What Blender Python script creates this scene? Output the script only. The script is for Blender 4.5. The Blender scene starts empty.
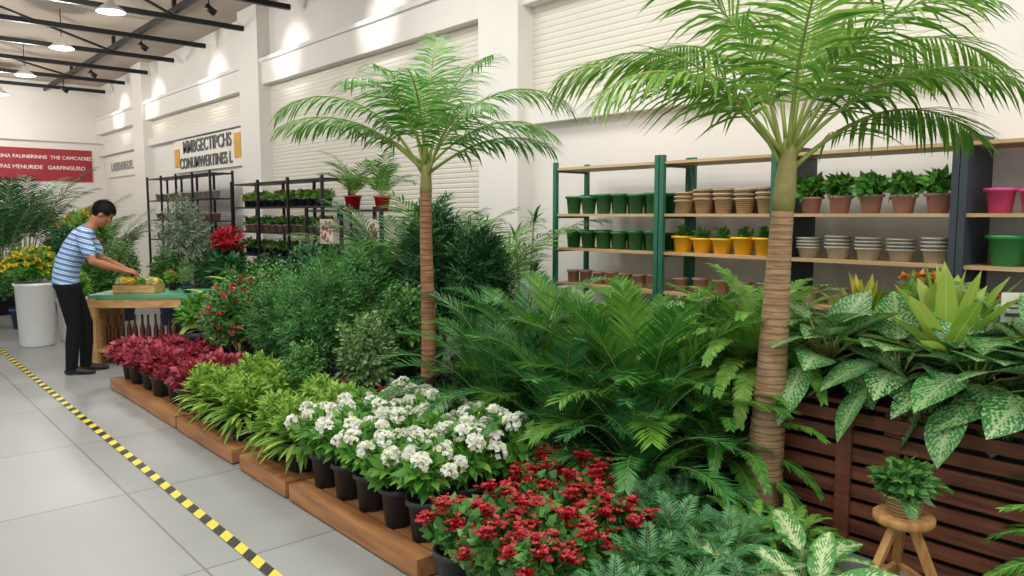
import bpy, math, random
from mathutils import Vector, Matrix
V=Vector
sc=bpy.context.scene
try:
    sc.view_settings.view_transform='Standard'
except Exception: pass
PI=math.pi
# ------------------------------------------------------------ materials
def newmat(n):
    m=bpy.data.materials.new(n); m.use_nodes=True
    nt=m.node_tree; b=nt.nodes['Principled BSDF']; return m,nt,b
def c4(c): return (c[0],c[1],c[2],1)
def hx(s):
    s=s.lstrip('#'); r=[int(s[i:i+2],16)/255 for i in (0,2,4)]
    return tuple(((x/12.92) if x<=.04045 else ((x+.055)/1.055)**2.4) for x in r)
def plain(n,c,rough=.6,metal=0,var=.12,scale=8,bump=0.0,spec=.5):
    m,nt,b=newmat(n); c=hx(c)
    no=nt.nodes.new('ShaderNodeTexNoise'); no.inputs['Scale'].default_value=scale; no.inputs['Detail'].default_value=5
    tc=nt.nodes.new('ShaderNodeTexCoord'); nt.links.new(tc.outputs['Object'],no.inputs['Vector'])
    r=nt.nodes.new('ShaderNodeValToRGB'); e=r.color_ramp.elements
    e[0].position=.3; e[1].position=.7
    e[0].color=c4([x*(1-var) for x in c]); e[1].color=c4([min(1,x*(1+var)) for x in c])
    nt.links.new(no.outputs['Fac'],r.inputs['Fac']); nt.links.new(r.outputs['Color'],b.inputs['Base Color'])
    b.inputs['Roughness'].default_value=rough; b.inputs['Metallic'].default_value=metal
    b.inputs['Specular IOR Level'].default_value=spec
    if bump:
        bp=nt.nodes.new('ShaderNodeBump'); bp.inputs['Strength'].default_value=bump; bp.inputs['Distance'].default_value=.01
        nt.links.new(no.outputs['Fac'],bp.inputs['Height']); nt.links.new(bp.outputs['Normal'],b.inputs['Normal'])
    return m
def wood(n,c1,c2,scale=(2,30,30),rough=.55):
    m,nt,b=newmat(n)
    tc=nt.nodes.new('ShaderNodeTexCoord'); mp=nt.nodes.new('ShaderNodeMapping'); mp.inputs['Scale'].default_value=scale
    no=nt.nodes.new('ShaderNodeTexNoise'); no.inputs['Scale'].default_value=1; no.inputs['Detail'].default_value=6
    nt.links.new(tc.outputs['Object'],mp.inputs['Vector']); nt.links.new(mp.outputs['Vector'],no.inputs['Vector'])
    r=nt.nodes.new('ShaderNodeValToRGB'); e=r.color_ramp.elements; e[0].position=.3;e[1].position=.7
    e[0].color=c4(hx(c1)); e[1].color=c4(hx(c2))
    nt.links.new(no.outputs['Fac'],r.inputs['Fac']); nt.links.new(r.outputs['Color'],b.inputs['Base Color'])
    b.inputs['Roughness'].default_value=rough
    return m
def leafmat(n,c1,c2,rib=None,trans=.25,rough=.42,varieg=None,vlo=.45,edge=.25,chev=.10,nscale=55):
    m,nt,b=newmat(n); L=nt.links
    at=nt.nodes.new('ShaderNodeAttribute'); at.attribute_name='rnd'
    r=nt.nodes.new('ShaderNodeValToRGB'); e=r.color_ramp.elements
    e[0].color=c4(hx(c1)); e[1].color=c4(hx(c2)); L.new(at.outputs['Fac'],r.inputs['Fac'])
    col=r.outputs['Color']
    uv=nt.nodes.new('ShaderNodeUVMap'); uv.uv_map='UVMap'
    sp=nt.nodes.new('ShaderNodeSeparateXYZ'); L.new(uv.outputs['UV'],sp.inputs[0])
    s=nt.nodes.new('ShaderNodeMath'); s.operation='SUBTRACT'; s.inputs[1].default_value=.5; L.new(sp.outputs['X'],s.inputs[0])
    ab=nt.nodes.new('ShaderNodeMath'); ab.operation='ABSOLUTE'; L.new(s.outputs[0],ab.inputs[0])
    def mix(fac,a,bb):
        x=nt.nodes.new('ShaderNodeMix'); x.data_type='RGBA'
        L.new(fac,x.inputs['Factor']); L.new(a,x.inputs['A'])
        if isinstance(bb,tuple): x.inputs['B'].default_value=bb
        else: L.new(bb,x.inputs['B'])
        return x.outputs['Result']
    if varieg:
        geo=nt.nodes.new('ShaderNodeTexCoord')
        no=nt.nodes.new('ShaderNodeTexNoise'); no.inputs['Scale'].default_value=nscale; no.inputs['Detail'].default_value=3
        L.new(geo.outputs['Object'],no.inputs['Vector'])
        w=nt.nodes.new('ShaderNodeMath'); w.operation='MULTIPLY_ADD'; w.inputs[1].default_value=.7; L.new(ab.outputs[0],w.inputs[0])
        neg=nt.nodes.new('ShaderNodeMath'); neg.operation='MULTIPLY'; neg.inputs[1].default_value=-1; L.new(sp.outputs['Y'],neg.inputs[0]); L.new(neg.outputs[0],w.inputs[2])
        fr=nt.nodes.new('ShaderNodeMath'); fr.operation='MULTIPLY'; fr.inputs[1].default_value=70; L.new(w.outputs[0],fr.inputs[0])
        si=nt.nodes.new('ShaderNodeMath'); si.operation='SINE'; L.new(fr.outputs[0],si.inputs[0])
        a1=nt.nodes.new('ShaderNodeMath'); a1.operation='MULTIPLY_ADD'; a1.inputs[1].default_value=chev; L.new(si.outputs[0],a1.inputs[0]); L.new(no.outputs['Fac'],a1.inputs[2])
        a2=nt.nodes.new('ShaderNodeMath'); a2.operation='MULTIPLY_ADD'; a2.inputs[1].default_value=-edge*2; L.new(ab.outputs[0],a2.inputs[0]); L.new(a1.outputs[0],a2.inputs[2])
        rr=nt.nodes.new('ShaderNodeMapRange'); rr.inputs['From Min'].default_value=vlo-.05; rr.inputs['From Max'].default_value=vlo+.05; L.new(a2.outputs[0],rr.inputs['Value'])
        col=mix(rr.outputs['Result'],col,c4(hx(varieg)))
    if rib:
        rr=nt.nodes.new('ShaderNodeMapRange'); rr.inputs['From Min'].default_value=.05; rr.inputs['From Max'].default_value=.02
        rr.inputs['To Min'].default_value=0; rr.inputs['To Max'].default_value=.7
        L.new(ab.outputs[0],rr.inputs['Value']); col=mix(rr.outputs['Result'],col,c4(hx(rib)))
    L.new(col,b.inputs['Base Color']); b.inputs['Roughness'].default_value=rough
    tr=nt.nodes.new('ShaderNodeBsdfTranslucent'); L.new(col,tr.inputs['Color'])
    ms=nt.nodes.new('ShaderNodeMixShader'); ms.inputs[0].default_value=trans
    L.new(b.outputs[0],ms.inputs[1]); L.new(tr.outputs[0],ms.inputs[2])
    L.new(ms.outputs[0],nt.nodes['Material Output'].inputs['Surface'])
    return m
M={}
M['palm']=leafmat('palm_leaf','#3c7828','#94bc50',trans=.34,rough=.36)
M['palm2']=leafmat('palm_leaf_deep','#306e2c','#7aac4c',trans=.32,rough=.38)
M['petiole']=plain('petiole','#93a050',.5)
M['shaft']=plain('palm_crown_shaft','#948c52',.55,var=.2,scale=14)
M['cycad']=leafmat('sago_dark','#1f5c36','#5c9e50',trans=.22,rough=.27)
M['areca']=leafmat('areca_fan','#31762e','#82ba4a',trans=.32,rough=.33)
M['fern']=leafmat('fern_mid','#34782a','#76b044',trans=.28)
M['fernl']=leafmat('fern_light','#579a3a','#a0cc5c',trans=.3)
M['fluffy']=leafmat('fluffy_green','#28632c','#609e4c',trans=.25)
M['bush']=leafmat('bush_green','#2c6030','#6ba44a',trans=.22)
M['bushv']=leafmat('bush_pale','#4c7c42','#98b672',trans=.22)
M['dark']=leafmat('dark_leaf','#1a4a2a','#447a44',trans=.18)
M['olive']=leafmat('olive_leaf','#5e785e','#9cac90',trans=.2)
M['lime']=leafmat('lime_leaf','#82b036','#cce070',rib='#d8e898',trans=.35)
M['limeg']=leafmat('lime_green','#568e2c','#b0d058',trans=.32)
M['blueg']=leafmat('blue_green_leaf','#2c6c3e','#64a062',trans=.25)
M['burg']=leafmat('burgundy_leaf','#6c1a2c','#bc4454',trans=.22)
M['red']=leafmat('red_petal','#8e0a18','#cc2834',trans=.12)
M['pinkf']=leafmat('coral_petal','#b83a40','#e07a70',trans=.2)
M['white']=leafmat('white_petal','#eceee0','#fcfcf6',trans=.3,rough=.6)
M['cream']=leafmat('cream_bud','#c8d488','#eef0b8',trans=.2)
M['yellow']=leafmat('yellow_petal','#e2b81c','#f7de4a',trans=.2)
M['orange']=leafmat('orange_petal','#d8701c','#f0a43c',trans=.2)
M['var']=leafmat('variegated_leaf','#1f5e30','#459044',rib='#c4d89c',varieg='#a8cc90',vlo=.43,edge=.17,trans=.22,chev=.07,nscale=80,rough=.35)
M['var2']=leafmat('dieffenbachia_leaf','#358040','#64aa50',rib='#dfecc0',varieg='#cfe0a8',vlo=.36,edge=.35,trans=.25)
M['croton']=leafmat('croton_leaf','#5c8a24','#e0d044',rib='#f0e070',trans=.25)
M['stem']=plain('stem_brown','#5d4a32',.8)
M['soil']=plain('soil','#33261c',.95,var=.4,scale=60,bump=.5)
M['black']=plain('black_plastic','#2e3034',.45)
M['navy']=plain('navy_plastic','#2f4268',.45)
M['greenpot']=plain('green_glazed_pot','#1f7040',.3)
M['greenpot2']=plain('green_pot_light','#3a9a5c',.4)
M['yellowpot']=plain('yellow_pot','#f2bd1e',.35)
M['pinkpot']=plain('pink_pot','#d8508c',.4)
M['redpot']=plain('red_pot','#b8202c',.35)
M['terra']=plain('dusty_terracotta','#a9807a',.7)
M['terra2']=plain('clay_box','#a8847a',.8)
M['greyst']=plain('grey_stone_pot','#b5b0a4',.8,var=.2)
M['whitepot']=plain('white_ceramic','#eceeee',.3,var=.03)
M['metalblk']=plain('black_metal','#1d1f22',.45,metal=.3)
M['slate']=plain('slate_panel','#3c444e',.55)
M['greenmetal']=plain('green_metal','#2d6a55',.45)
M['board']=wood('shelf_board','#b89468','#d4b48a',(30,2,30))
M['pallet']=wood('pallet_wood','#94603a','#c08a58',(20,2,20))
M['crate']=wood('crate_slat','#4e2c20','#844e38',(20,2.2,30))
M['tablewood']=wood('table_wood','#b88a52','#ddb27a',(8,8,30))
M['tabletop']=plain('green_table_top','#58a27a',.4)
M['stool']=wood('stool_wood','#a87240','#d0a064',(30,30,4))
m,nt,b=newmat('wicker'); w=nt.nodes.new('ShaderNodeTexWave'); w.bands_direction='Z'; w.inputs['Scale'].default_value=22; w.inputs['Distortion'].default_value=2
tc=nt.nodes.new('ShaderNodeTexCoord'); nt.links.new(tc.outputs['Object'],w.inputs['Vector'])
r=nt.nodes.new('ShaderNodeValToRGB'); r.color_ramp.elements[0].color=c4(hx('#8a7258')); r.color_ramp.elements[1].color=c4(hx('#d0ba9a'))
nt.links.new(w.outputs['Fac'],r.inputs['Fac']); nt.links.new(r.outputs['Color'],b.inputs['Base Color']); b.inputs['Roughness'].default_value=.85
M['basket']=m
def bark(n,c1,c2,ring='#5c432c'):
    m,nt,b=newmat(n); L=nt.links
    tc=nt.nodes.new('ShaderNodeTexCoord'); mp=nt.nodes.new('ShaderNodeMapping'); mp.inputs['Scale'].default_value=(6,6,45); L.new(tc.outputs['Object'],mp.inputs['Vector'])
    no=nt.nodes.new('ShaderNodeTexNoise'); no.inputs['Scale'].default_value=1.6; no.inputs['Detail'].default_value=8; L.new(mp.outputs['Vector'],no.inputs['Vector'])
    r=nt.nodes.new('ShaderNodeValToRGB'); e=r.color_ramp.elements; e[0].position=.28; e[1].position=.7; e[0].color=c4(hx(c1)); e[1].color=c4(hx(c2))
    L.new(no.outputs['Fac'],r.inputs['Fac'])
    wv=nt.nodes.new('ShaderNodeTexWave'); wv.bands_direction='Z'; wv.inputs['Scale'].default_value=9; wv.inputs['Distortion'].default_value=1.2; wv.inputs['Detail'].default_value=2; L.new(tc.outputs['Object'],wv.inputs['Vector'])
    mr=nt.nodes.new('ShaderNodeMapRange'); mr.inputs['From Min'].default_value=.86; mr.inputs['From Max'].default_value=1; mr.inputs['To Max'].default_value=.65; L.new(wv.outputs['Fac'],mr.inputs['Value'])
    mx=nt.nodes.new('ShaderNodeMix'); mx.data_type='RGBA'; L.new(mr.outputs['Result'],mx.inputs['Factor']); L.new(r.outputs['Color'],mx.inputs['A']); mx.inputs['B'].default_value=c4(hx(ring))
    L.new(mx.outputs['Result'],b.inputs['Base Color']); b.inputs['Roughness'].default_value=.85
    bp=nt.nodes.new('ShaderNodeBump'); bp.inputs['Strength'].default_value=.5; bp.inputs['Distance'].default_value=.008; L.new(no.outputs['Fac'],bp.inputs['Height']); L.new(bp.outputs['Normal'],b.inputs['Normal'])
    return m
M['trunk']=bark('palm_trunk_bark','#84644a','#bc9a76'); M['trunk2']=bark('palm_trunk_bark_red','#784e34','#b28460','#54361f')
M['wall']=plain('white_plaster','#e6e2dc',.8,var=.02,scale=1)
M['corr']=plain('cream_corrugated','#dfdacd',.6,var=.03,scale=1)
M['ceil']=plain('ceiling_panel','#b0a294',.8,var=.05,scale=1)
M['banner']=plain('red_banner','#a02a34',.6,var=.05)
M['signw']=plain('sign_white','#ece8dc',.6,var=.02)
M['txt']=plain('sign_text_grey','#5a5c60',.6)
M['txtl']=plain('sign_text_pale','#9a9a98',.6)
M['txtw']=plain('sign_text_white','#f2e8e4',.6)
M['signy']=plain('sign_yellow','#d8a030',.6)
M['tapey']=plain('tape_yellow','#e4d04a',.4,var=.04)
M['tapeb']=plain('tape_black','#2a2a26',.4)
M['paper']=plain('printed_card','#e6d8d0',.6,var=.1,scale=5)
M['brownglass']=plain('brown_bottle','#4a2418',.2)
def emis(n,c,s):
    m,nt,b=newmat(n); b.inputs['Emission Color'].default_value=c4(c); b.inputs['Emission Strength'].default_value=s; b.inputs['Base Color'].default_value=(.9,.9,.9,1); return m
M['bulb']=emis('lamp_glow',(1,.97,.9),14)
m,nt,b=newmat('polished_concrete_tiles'); L=nt.links
tc=nt.nodes.new('ShaderNodeTexCoord')
bk=nt.nodes.new('ShaderNodeTexBrick'); bk.offset=0; bk.inputs['Scale'].default_value=1; bk.inputs['Brick Width'].default_value=1.25; bk.inputs['Row Height'].default_value=1.25; bk.inputs['Mortar Size'].default_value=.006
bk.inputs['Color1'].default_value=c4(hx('#959795')); bk.inputs['Color2'].default_value=c4(hx('#9c9e9b')); bk.inputs['Mortar'].default_value=c4(hx('#6e706f'))
mp=nt.nodes.new('ShaderNodeMapping'); mp.inputs['Location'].default_value=(.1,.35,0); L.new(tc.outputs['Object'],mp.inputs['Vector']); L.new(mp.outputs['Vector'],bk.inputs['Vector'])
no=nt.nodes.new('ShaderNodeTexNoise'); no.inputs['Scale'].default_value=1.3; no.inputs['Detail'].default_value=8; L.new(tc.outputs['Object'],no.inputs['Vector'])
rr=nt.nodes.new('ShaderNodeMapRange'); rr.inputs['To Min'].default_value=.76; rr.inputs['To Max'].default_value=1.12; L.new(no.outputs['Fac'],rr.inputs['Value'])
mx=nt.nodes.new('ShaderNodeMix'); mx.data_type='RGBA'; mx.blend_type='MULTIPLY'; mx.inputs['Factor'].default_value=1
L.new(bk.outputs['Color'],mx.inputs['A']); L.new(rr.outputs['Result'],mx.inputs['B']); L.new(mx.outputs['Result'],b.inputs['Base Color'])
r2=nt.nodes.new('ShaderNodeMapRange'); r2.inputs['To Min'].default_value=.28; r2.inputs['To Max'].default_value=.55; L.new(no.outputs['Fac'],r2.inputs['Value']); L.new(r2.outputs['Result'],b.inputs['Roughness'])
M['floor']=m
# ------------------------------------------------------------ mesh builder
class MB:
    def __init__(s): s.v=[];s.f=[];s.m=[];s.r=[];s.uv=[];s.mats=[];s.sm=[]
    def mi(s,k):
        if k not in s.mats: s.mats.append(k)
        return s.mats.index(k)
    def add(s,vs,fs,k,rnd=.5,uvs=None,smooth=True):
        o=len(s.v); s.v.extend(vs); i=s.mi(k)
        for f in fs:
            s.f.append([o+a for a in f]); s.m.append(i); s.r.append(rnd); s.sm.append(smooth)
            for a in f: s.uv.append(uvs[a] if uvs else (0.25,.5))
    def box(s,x0,x1,y0,y1,z0,z1,k):
        vs=[V((x,y,z)) for x in (x0,x1) for y in (y0,y1) for z in (z0,z1)]
        fs=[(0,1,3,2),(4,6,7,5),(0,4,5,1),(2,3,7,6),(0,2,6,4),(1,5,7,3)]
        s.add(vs,fs,k,smooth=False)
    def beam(s,a,b,w,h,k):
        a=V(a);b=V(b);t=(b-a).normalized(); up=V((0,0,1)) if abs(t.z)<.9 else V((0,1,0))
        sd=t.cross(up).normalized(); u=sd.cross(t)
        vs=[p+sd*sx*w/2+u*sz*h/2 for p in (a,b) for sx in (-1,1) for sz in (-1,1)]
        fs=[(0,1,3,2),(4,6,7,5),(0,4,5,1),(2,3,7,6),(0,2,6,4),(1,5,7,3)]
        s.add(vs,fs,k,smooth=False)
    def lathe(s,prof,k,o=(0,0,0),seg=20):
        vs=[];fs=[];o=V(o);n=len(prof)
        for (r,z) in prof:
            for j in range(seg):
                a=2*PI*j/seg; vs.append(o+V((r*math.cos(a),r*math.sin(a),z)))
        for i in range(n-1):
            for j in range(seg):
                j2=(j+1)%seg; fs.append((i*seg+j,i*seg+j2,(i+1)*seg+j2,(i+1)*seg+j))
        s.add(vs,fs,k)
    def disc(s,r,z,k,o=(0,0,0),seg=20):
        o=V(o); vs=[o+V((r*math.cos(2*PI*j/seg),r*math.sin(2*PI*j/seg),z)) for j in range(seg)]
        s.add(vs,[tuple(range(seg))],k,smooth=False)
    def tube(s,pts,rad,k,seg=5,rnd=.5):
        vs=[];fs=[];n=len(pts)
        for i,p in enumerate(pts):
            t=(pts[min(i+1,n-1)]-pts[max(i-1,0)]).normalized()
            a=t.cross(V((.31,.2,.93)));
            if a.length<.1:a=t.cross(V((1,0,0)))
            a.normalize(); c=t.cross(a); r=rad[i] if isinstance(rad,(list,tuple)) else rad
            for j in range(seg):
                q=2*PI*j/seg; vs.append(p+a*r*math.cos(q)+c*r*math.sin(q))
        for i in range(n-1):
            for j in range(seg):
                j2=(j+1)%seg; fs.append((i*seg+j,i*seg+j2,(i+1)*seg+j2,(i+1)*seg+j))
        fs.append(tuple(range(seg))[::-1]); fs.append(tuple((n-1)*seg+j for j in range(seg)))
        s.add(vs,fs,k,rnd)
    def leaf(s,p,d,n,L,W,k,rnd=.5,seg=2,droop=.3,fold=.2,prof=None):
        sd=d.cross(n)
        if sd.length<1e-3: sd=d.cross(V((1,0.1,0)))
        sd.normalize(); n=sd.cross(d).normalized()
        if seg==1:
            m=p+d*L*.45
            s.add([p,m+sd*W+n*W*fold,p+d*L-V((0,0,droop*L*.3)),m-sd*W+n*W*fold],[(0,1,2,3)],k,rnd,[(.5,0),(1,.5),(.5,1),(0,.5)]); return
        vs=[];uv=[];fs=[];q=p.copy();dd=d.copy()
        for i in range(seg+1):
            t=i/seg
            if i==seg: vs.append(q.copy()); uv.append((.5,1)); break
            w=W*(prof(t) if prof else max(.25,math.sin(PI*(.12+.85*t))))
            nn=sd.cross(dd).normalized()
            vs+= [q-sd*w+nn*w*fold,q.copy(),q+sd*w+nn*w*fold]; uv+=[(0,t),(.5,t),(1,t)]
            dd=(dd+V((0,0,-droop/seg))).normalized(); q=q+dd*(L/seg)
        for i in range(seg-1):
            a=i*3; fs+=[(a,a+1,a+4,a+3),(a+1,a+2,a+5,a+4)]
        a=(seg-1)*3; e=seg*3; fs+=[(a,a+1,e),(a+1,a+2,e)]
        s.add(vs,fs,k,rnd,uv)
    def mesh(s,name):
        me=bpy.data.meshes.new(name); me.from_pydata([tuple(v) for v in s.v],[],s.f)
        for k in s.mats: me.materials.append(M[k])
        me.polygons.foreach_set('material_index',s.m)
        me.polygons.foreach_set('use_smooth',s.sm)
        at=me.attributes.new('rnd','FLOAT','FACE'); at.data.foreach_set('value',s.r)
        ul=me.uv_layers.new(name='UVMap'); flat=[c for u in s.uv for c in u]; ul.data.foreach_set('uv',flat)
        me.update(); return me
    def obj(s,name,loc=(0,0,0),rz=0,sc_=1,parent=None):
        return place(s.mesh(name),name,loc,rz,sc_,parent)
def place(me,name,loc=(0,0,0),rz=0,s=1,parent=None):
    o=bpy.data.objects.new(name,me); o.location=loc; o.rotation_euler=(0,0,rz)
    o.scale=(s,s,s) if not isinstance(s,tuple) else s
    sc.collection.objects.link(o)
    if parent: o.parent=parent
    return o
def ovate(t): return max(.06,1.55*(t+.02)**.55*(1-t)**.75)
def broad(t): return max(.05,math.sin(PI*min(1,(t+.03)**.72))**.75) if t<.97 else .05
def strap(t): return max(.3,math.sin(PI*(.15+.8*t))**.6)
def pot(mb,x,y,z,rt,rb,h,k,soil=True,seg=20,rim=.012):
    mb.lathe([(0.001,0),(rb,0),(rb+(rt-rb)*.86,h*.86),(rt+rim*.3,h*.86),(rt+rim,h*.87),(rt+rim,h),(rt-.006,h),(rt-.012,h*.86),(rt-.02,h*.6)] ,k,(x,y,z),seg)
    if soil: mb.disc(rt-.012,h*.88,'soil',(x,y,z),seg)
def frond(mb,p,az,el,L,droop,n,ll,lw,k,rng,rr=.008,t0=.15,ang=58,ld=.5,vee=.25,seg=2,pw=1.5,sk='petiole',rb=.5,pmin=.14,ppow=.7):
    K=12; pts=[];tans=[];pos=V(p)
    for i in range(K+1):
        t=i/K; e=el-droop*t**pw
        tn=V((math.cos(az)*math.cos(e),math.sin(az)*math.cos(e),math.sin(e))); pts.append(pos.copy()); tans.append(tn); pos=pos+tn*(L/K)
    mb.tube(pts,[rr*(1-.85*i/K) for i in range(K+1)],sk,4)
    side=V((-math.sin(az),math.cos(az),0))
    for j in range(n):
        s_=(j+.5)/n; t=t0+(1-t0)*s_; x=t*K; i=min(int(x),K-1); f=x-i
        q=pts[i].lerp(pts[i+1],f); tn=tans[i].lerp(tans[i+1],f).normalized(); up=tn.cross(side)
        l=ll*(math.sin(PI*(pmin+(.92-pmin)*s_))**ppow)
        a=math.radians(ang)*(1-.4*s_)
        for sg in (-1,1):
            d=(side*sg*math.sin(a)+tn*math.cos(a)+up*(vee+rng.uniform(-.12,.12))).normalized()
            mb.leaf(q,d,up,l*rng.uniform(.88,1.1),lw,k,min(1,max(0,rb+rng.uniform(-.4,.4))),seg,ld*rng.uniform(.6,1.3),.15)
# ------------------------------------------------------------ room shell
WX=5.65; FY=23.5; CZ=5.1
mb=MB(); mb.box(-9,WX+.3,-4,FY+.3,-.1,0,'floor'); mb.obj('floor')
mb=MB(); mb.box(WX,WX+.3,-4,FY+.3,0,CZ+.1,'wall'); mb.obj('wall_right')
mb=MB(); mb.box(-9,WX,FY,FY+.3,0,CZ+.1,'wall'); mb.obj('wall_back')
mb=MB(); mb.box(-9,WX+.3,-4,FY+.3,CZ,CZ+.15,'ceil'); mb.obj('ceiling')
pil=[(1.0,1.7),(6.05,6.7),(12.55,13.35),(19.0,19.8)]
for i,(a,b_) in enumerate(pil):
    mb=MB(); mb.box(WX-.22,WX,a,b_,0,CZ,'wall'); mb.obj('trim_pilaster_%d'%(i+1))
mb=MB(); mb.box(WX-.16,WX,-4,FY,3.78,4.2,'wall'); mb.box(WX-.2,WX,-4,FY,4.14,4.2,'wall'); mb.obj('trim_beam')
mb=MB(); mb.box(WX-.12,WX,1.7,6.05,2.55,2.72,'wall'); mb.box(WX-.12,WX,-4,1.0,2.55,2.72,'wall');mb.box(WX-.12,WX,13.35,FY,3.2,3.35,'wall'); mb.obj('trim_ledge')
mb=MB(); mb.box(-9,WX,FY-.12,FY,3.55,3.85,'wall'); mb.obj('trim_back_beam')
def corr(y0,y1,z0,z1,name):
    mb=MB(); n=int((z1-z0)/.06); vs=[];fs=[]
    for i in range(n+1):
        z=z0+(z1-z0)*i/n
        for dz,dx in ((0,.0),(.012,.006),(.046,.006),(.058,0)):
            if z+dz<=z1: 
                vs+=[V((WX-.004-dx,y0,z+dz)),V((WX-.004-dx,y1,z+dz))]
    m_=len(vs)//2
    for i in range(m_-1): fs.append((2*i,2*i+1,2*i+3,2*i+2))
    mb.add(vs,fs,'corr',smooth=False); mb.obj(name)
corr(1.7,6.05,2.72,3.78,'wall_panel_corrugated')
corr(-4,1.0,2.72,3.78,'wall_panel_corrugated')
corr(6.7,12.55,1.2,3.78,'wall_panel_corrugated')
corr(13.35,19.0,3.35,3.78,'wall_panel_corrugated')
mb=MB()
for y in (9.5,11.3,13.1,14.9,16.7,18.5,20.3,22.1):
    mb.box(-9,WX-.22,y-.035,y+.035,4.74,4.82,'metalblk')
for x in (-4,-1.5,1.0,4.3):
    mb.box(x-.03,x+.03,8.6,FY-.1,4.84,4.94,'metalblk')
    for y in (9.5,13.1,16.7,20.3): mb.box(x-.03,x+.03,y-.03,y+.03,4.9,CZ,'metalblk')
for y in (9.5,13.1,16.7): mb.beam((1.0,y,4.8),(4.3,y+3.6,4.8),.035,.035,'metalblk')
mb.obj('ceiling_truss')
def spotfix(y,i):
    mb=MB(); mb.tube([V((0,0,.27)),V((0,0,.05))],.012,'metalblk',6)
    mb.tube([V((-.05,0,.06)),V((.09,0,-.03))],[.045,.055],'metalblk',12)
    o=mb.obj('ceiling_spotlight',(4.3,y,4.6))
    l=bpy.data.lights.new('spot','SPOT'); l.energy=75; l.spot_size=math.radians(60); l.spot_blend=1; l.color=(1,.97,.92); l.shadow_soft_size=.06
    lo=bpy.data.objects.new('spot_light',l); lo.location=(.12,0,-.05); lo.parent=o; sc.collection.objects.link(lo)
    d=V((1.0,0,-.35)); lo.rotation_euler=d.to_track_quat('-Z','Y').to_euler()
for i,y in enumerate((8.9,11.6,14.9,18.5,21.2)): spotfix(y,i)
def pendant(x,y):
    mb=MB(); mb.tube([V((0,0,.62)),V((0,0,.12))],.008,'metalblk',6)
    mb.lathe([(.02,.16),(.04,.14),(.06,.09),(.15,.02),(.19,-.03),(.185,-.03),(.14,.01),(.05,.08)],'whitepot',seg=24)
    mb.lathe([(.001,-.06),(.06,-.055),(.11,-.03),(.12,0),(.1,.03),(.001,.05)],'bulb',seg=20)
    o=mb.obj('pendant_lamp',(x,y,4.45))
    l=bpy.data.lights.new('pendant','POINT'); l.energy=95; l.shadow_soft_size=.15; l.color=(1,.96,.9)
    lo=bpy.data.objects.new('pendant_light',l); lo.location=(0,0,-.25); lo.parent=o; sc.collection.objects.link(lo)
for y in (11.9,15.0,18.4,21.6): pendant(3.05,y)
for y in (13,18): pendant(-1,y)
def fill_panel(x,y,e):  # added overhead fill light with an invented housing, out of view
    mb=MB(); mb.box(-.65,.65,-.65,.65,.02,.1,'whitepot'); mb.beam((0,0,.1),(0,0,.25),.03,.03,'metalblk'); o=mb.obj('added_fill_panel',(x,y,4.86))
    l=bpy.data.lights.new('fill_panel','AREA'); l.shape='SQUARE'; l.size=1.2; l.energy=e; l.color=(1,.975,.93)
    lo=bpy.data.objects.new('fill_panel_light',l); lo.location=(0,0,-.01); lo.parent=o; sc.collection.objects.link(lo)
for x in (-1.6,1.2,3.6):
    for y in (-1.5,1.5,4.5,7.2): fill_panel(x,y,56)
mb=MB(); y=2.0; i=0; w=.055; s_=.095
while y<23:
    mb.add([V((1.33,y,.004)),V((1.33+w,y+w*.9,.004)),V((1.33+w,y+w*.9+s_,.004)),V((1.33,y+s_,.004))],[(0,1,2,3)],'tapey' if i%2 else 'tapeb',smooth=False); y+=s_; i+=1
mb.obj('floor_marking_tape')
# ------------------------------------------------------------ signs
def text(s,size,loc,rot,mat,parent,name='lettering',ext=.008):
    c=bpy.data.curves.new(name,'FONT'); c.body=s; c.size=size; c.extrude=ext; c.align_x='CENTER'; c.align_y='CENTER'; c.offset=.004*size/.3
    c.materials.append(M[mat]); o=bpy.data.objects.new(name,c); o.location=loc; o.rotation_euler=rot; o.parent=parent; sc.collection.objects.link(o); return o
RW=(PI/2,0,-PI/2)
mb=MB(); mb.box(WX-.06,WX,13.7,17.4,2.5,3.18,'signw'); mb.box(WX-.075,WX-.06,17.05,17.35,2.62,3.0,'signy'); mb.box(WX-.075,WX-.06,13.75,14.05,2.65,3.1,'signy')
o=mb.obj('wall_sign_garden_center')
text('MMBGECTIPCHS',.36,(WX-.07,15.5,3.0),RW,'txt',o); text('CONUMWERTINES L',.31,(WX-.07,15.6,2.67),RW,'txt',o)
mb=MB(); mb.box(WX-.05,WX,20.0,23.0,2.6,3.15,'signw'); o=mb.obj('wall_sign_small'); text('LASERVEREDEL',.3,(WX-.06,21.5,2.85),RW,'txtl',o)
mb=MB(); mb.box(-1,5.35,FY-.04,FY,2.5,3.35,'banner'); o=mb.obj('wall_sign_red_banner')
text('BUTRINA FAUNERINNS  THE CAMCADIED',.13,(4.15,FY-.05,3.12),(PI/2,0,0),'txtw',o); text('FAS MENURIDE   GARFINGURO',.14,(4.2,FY-.05,2.85),(PI/2,0,0),'txtw',o)
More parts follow.
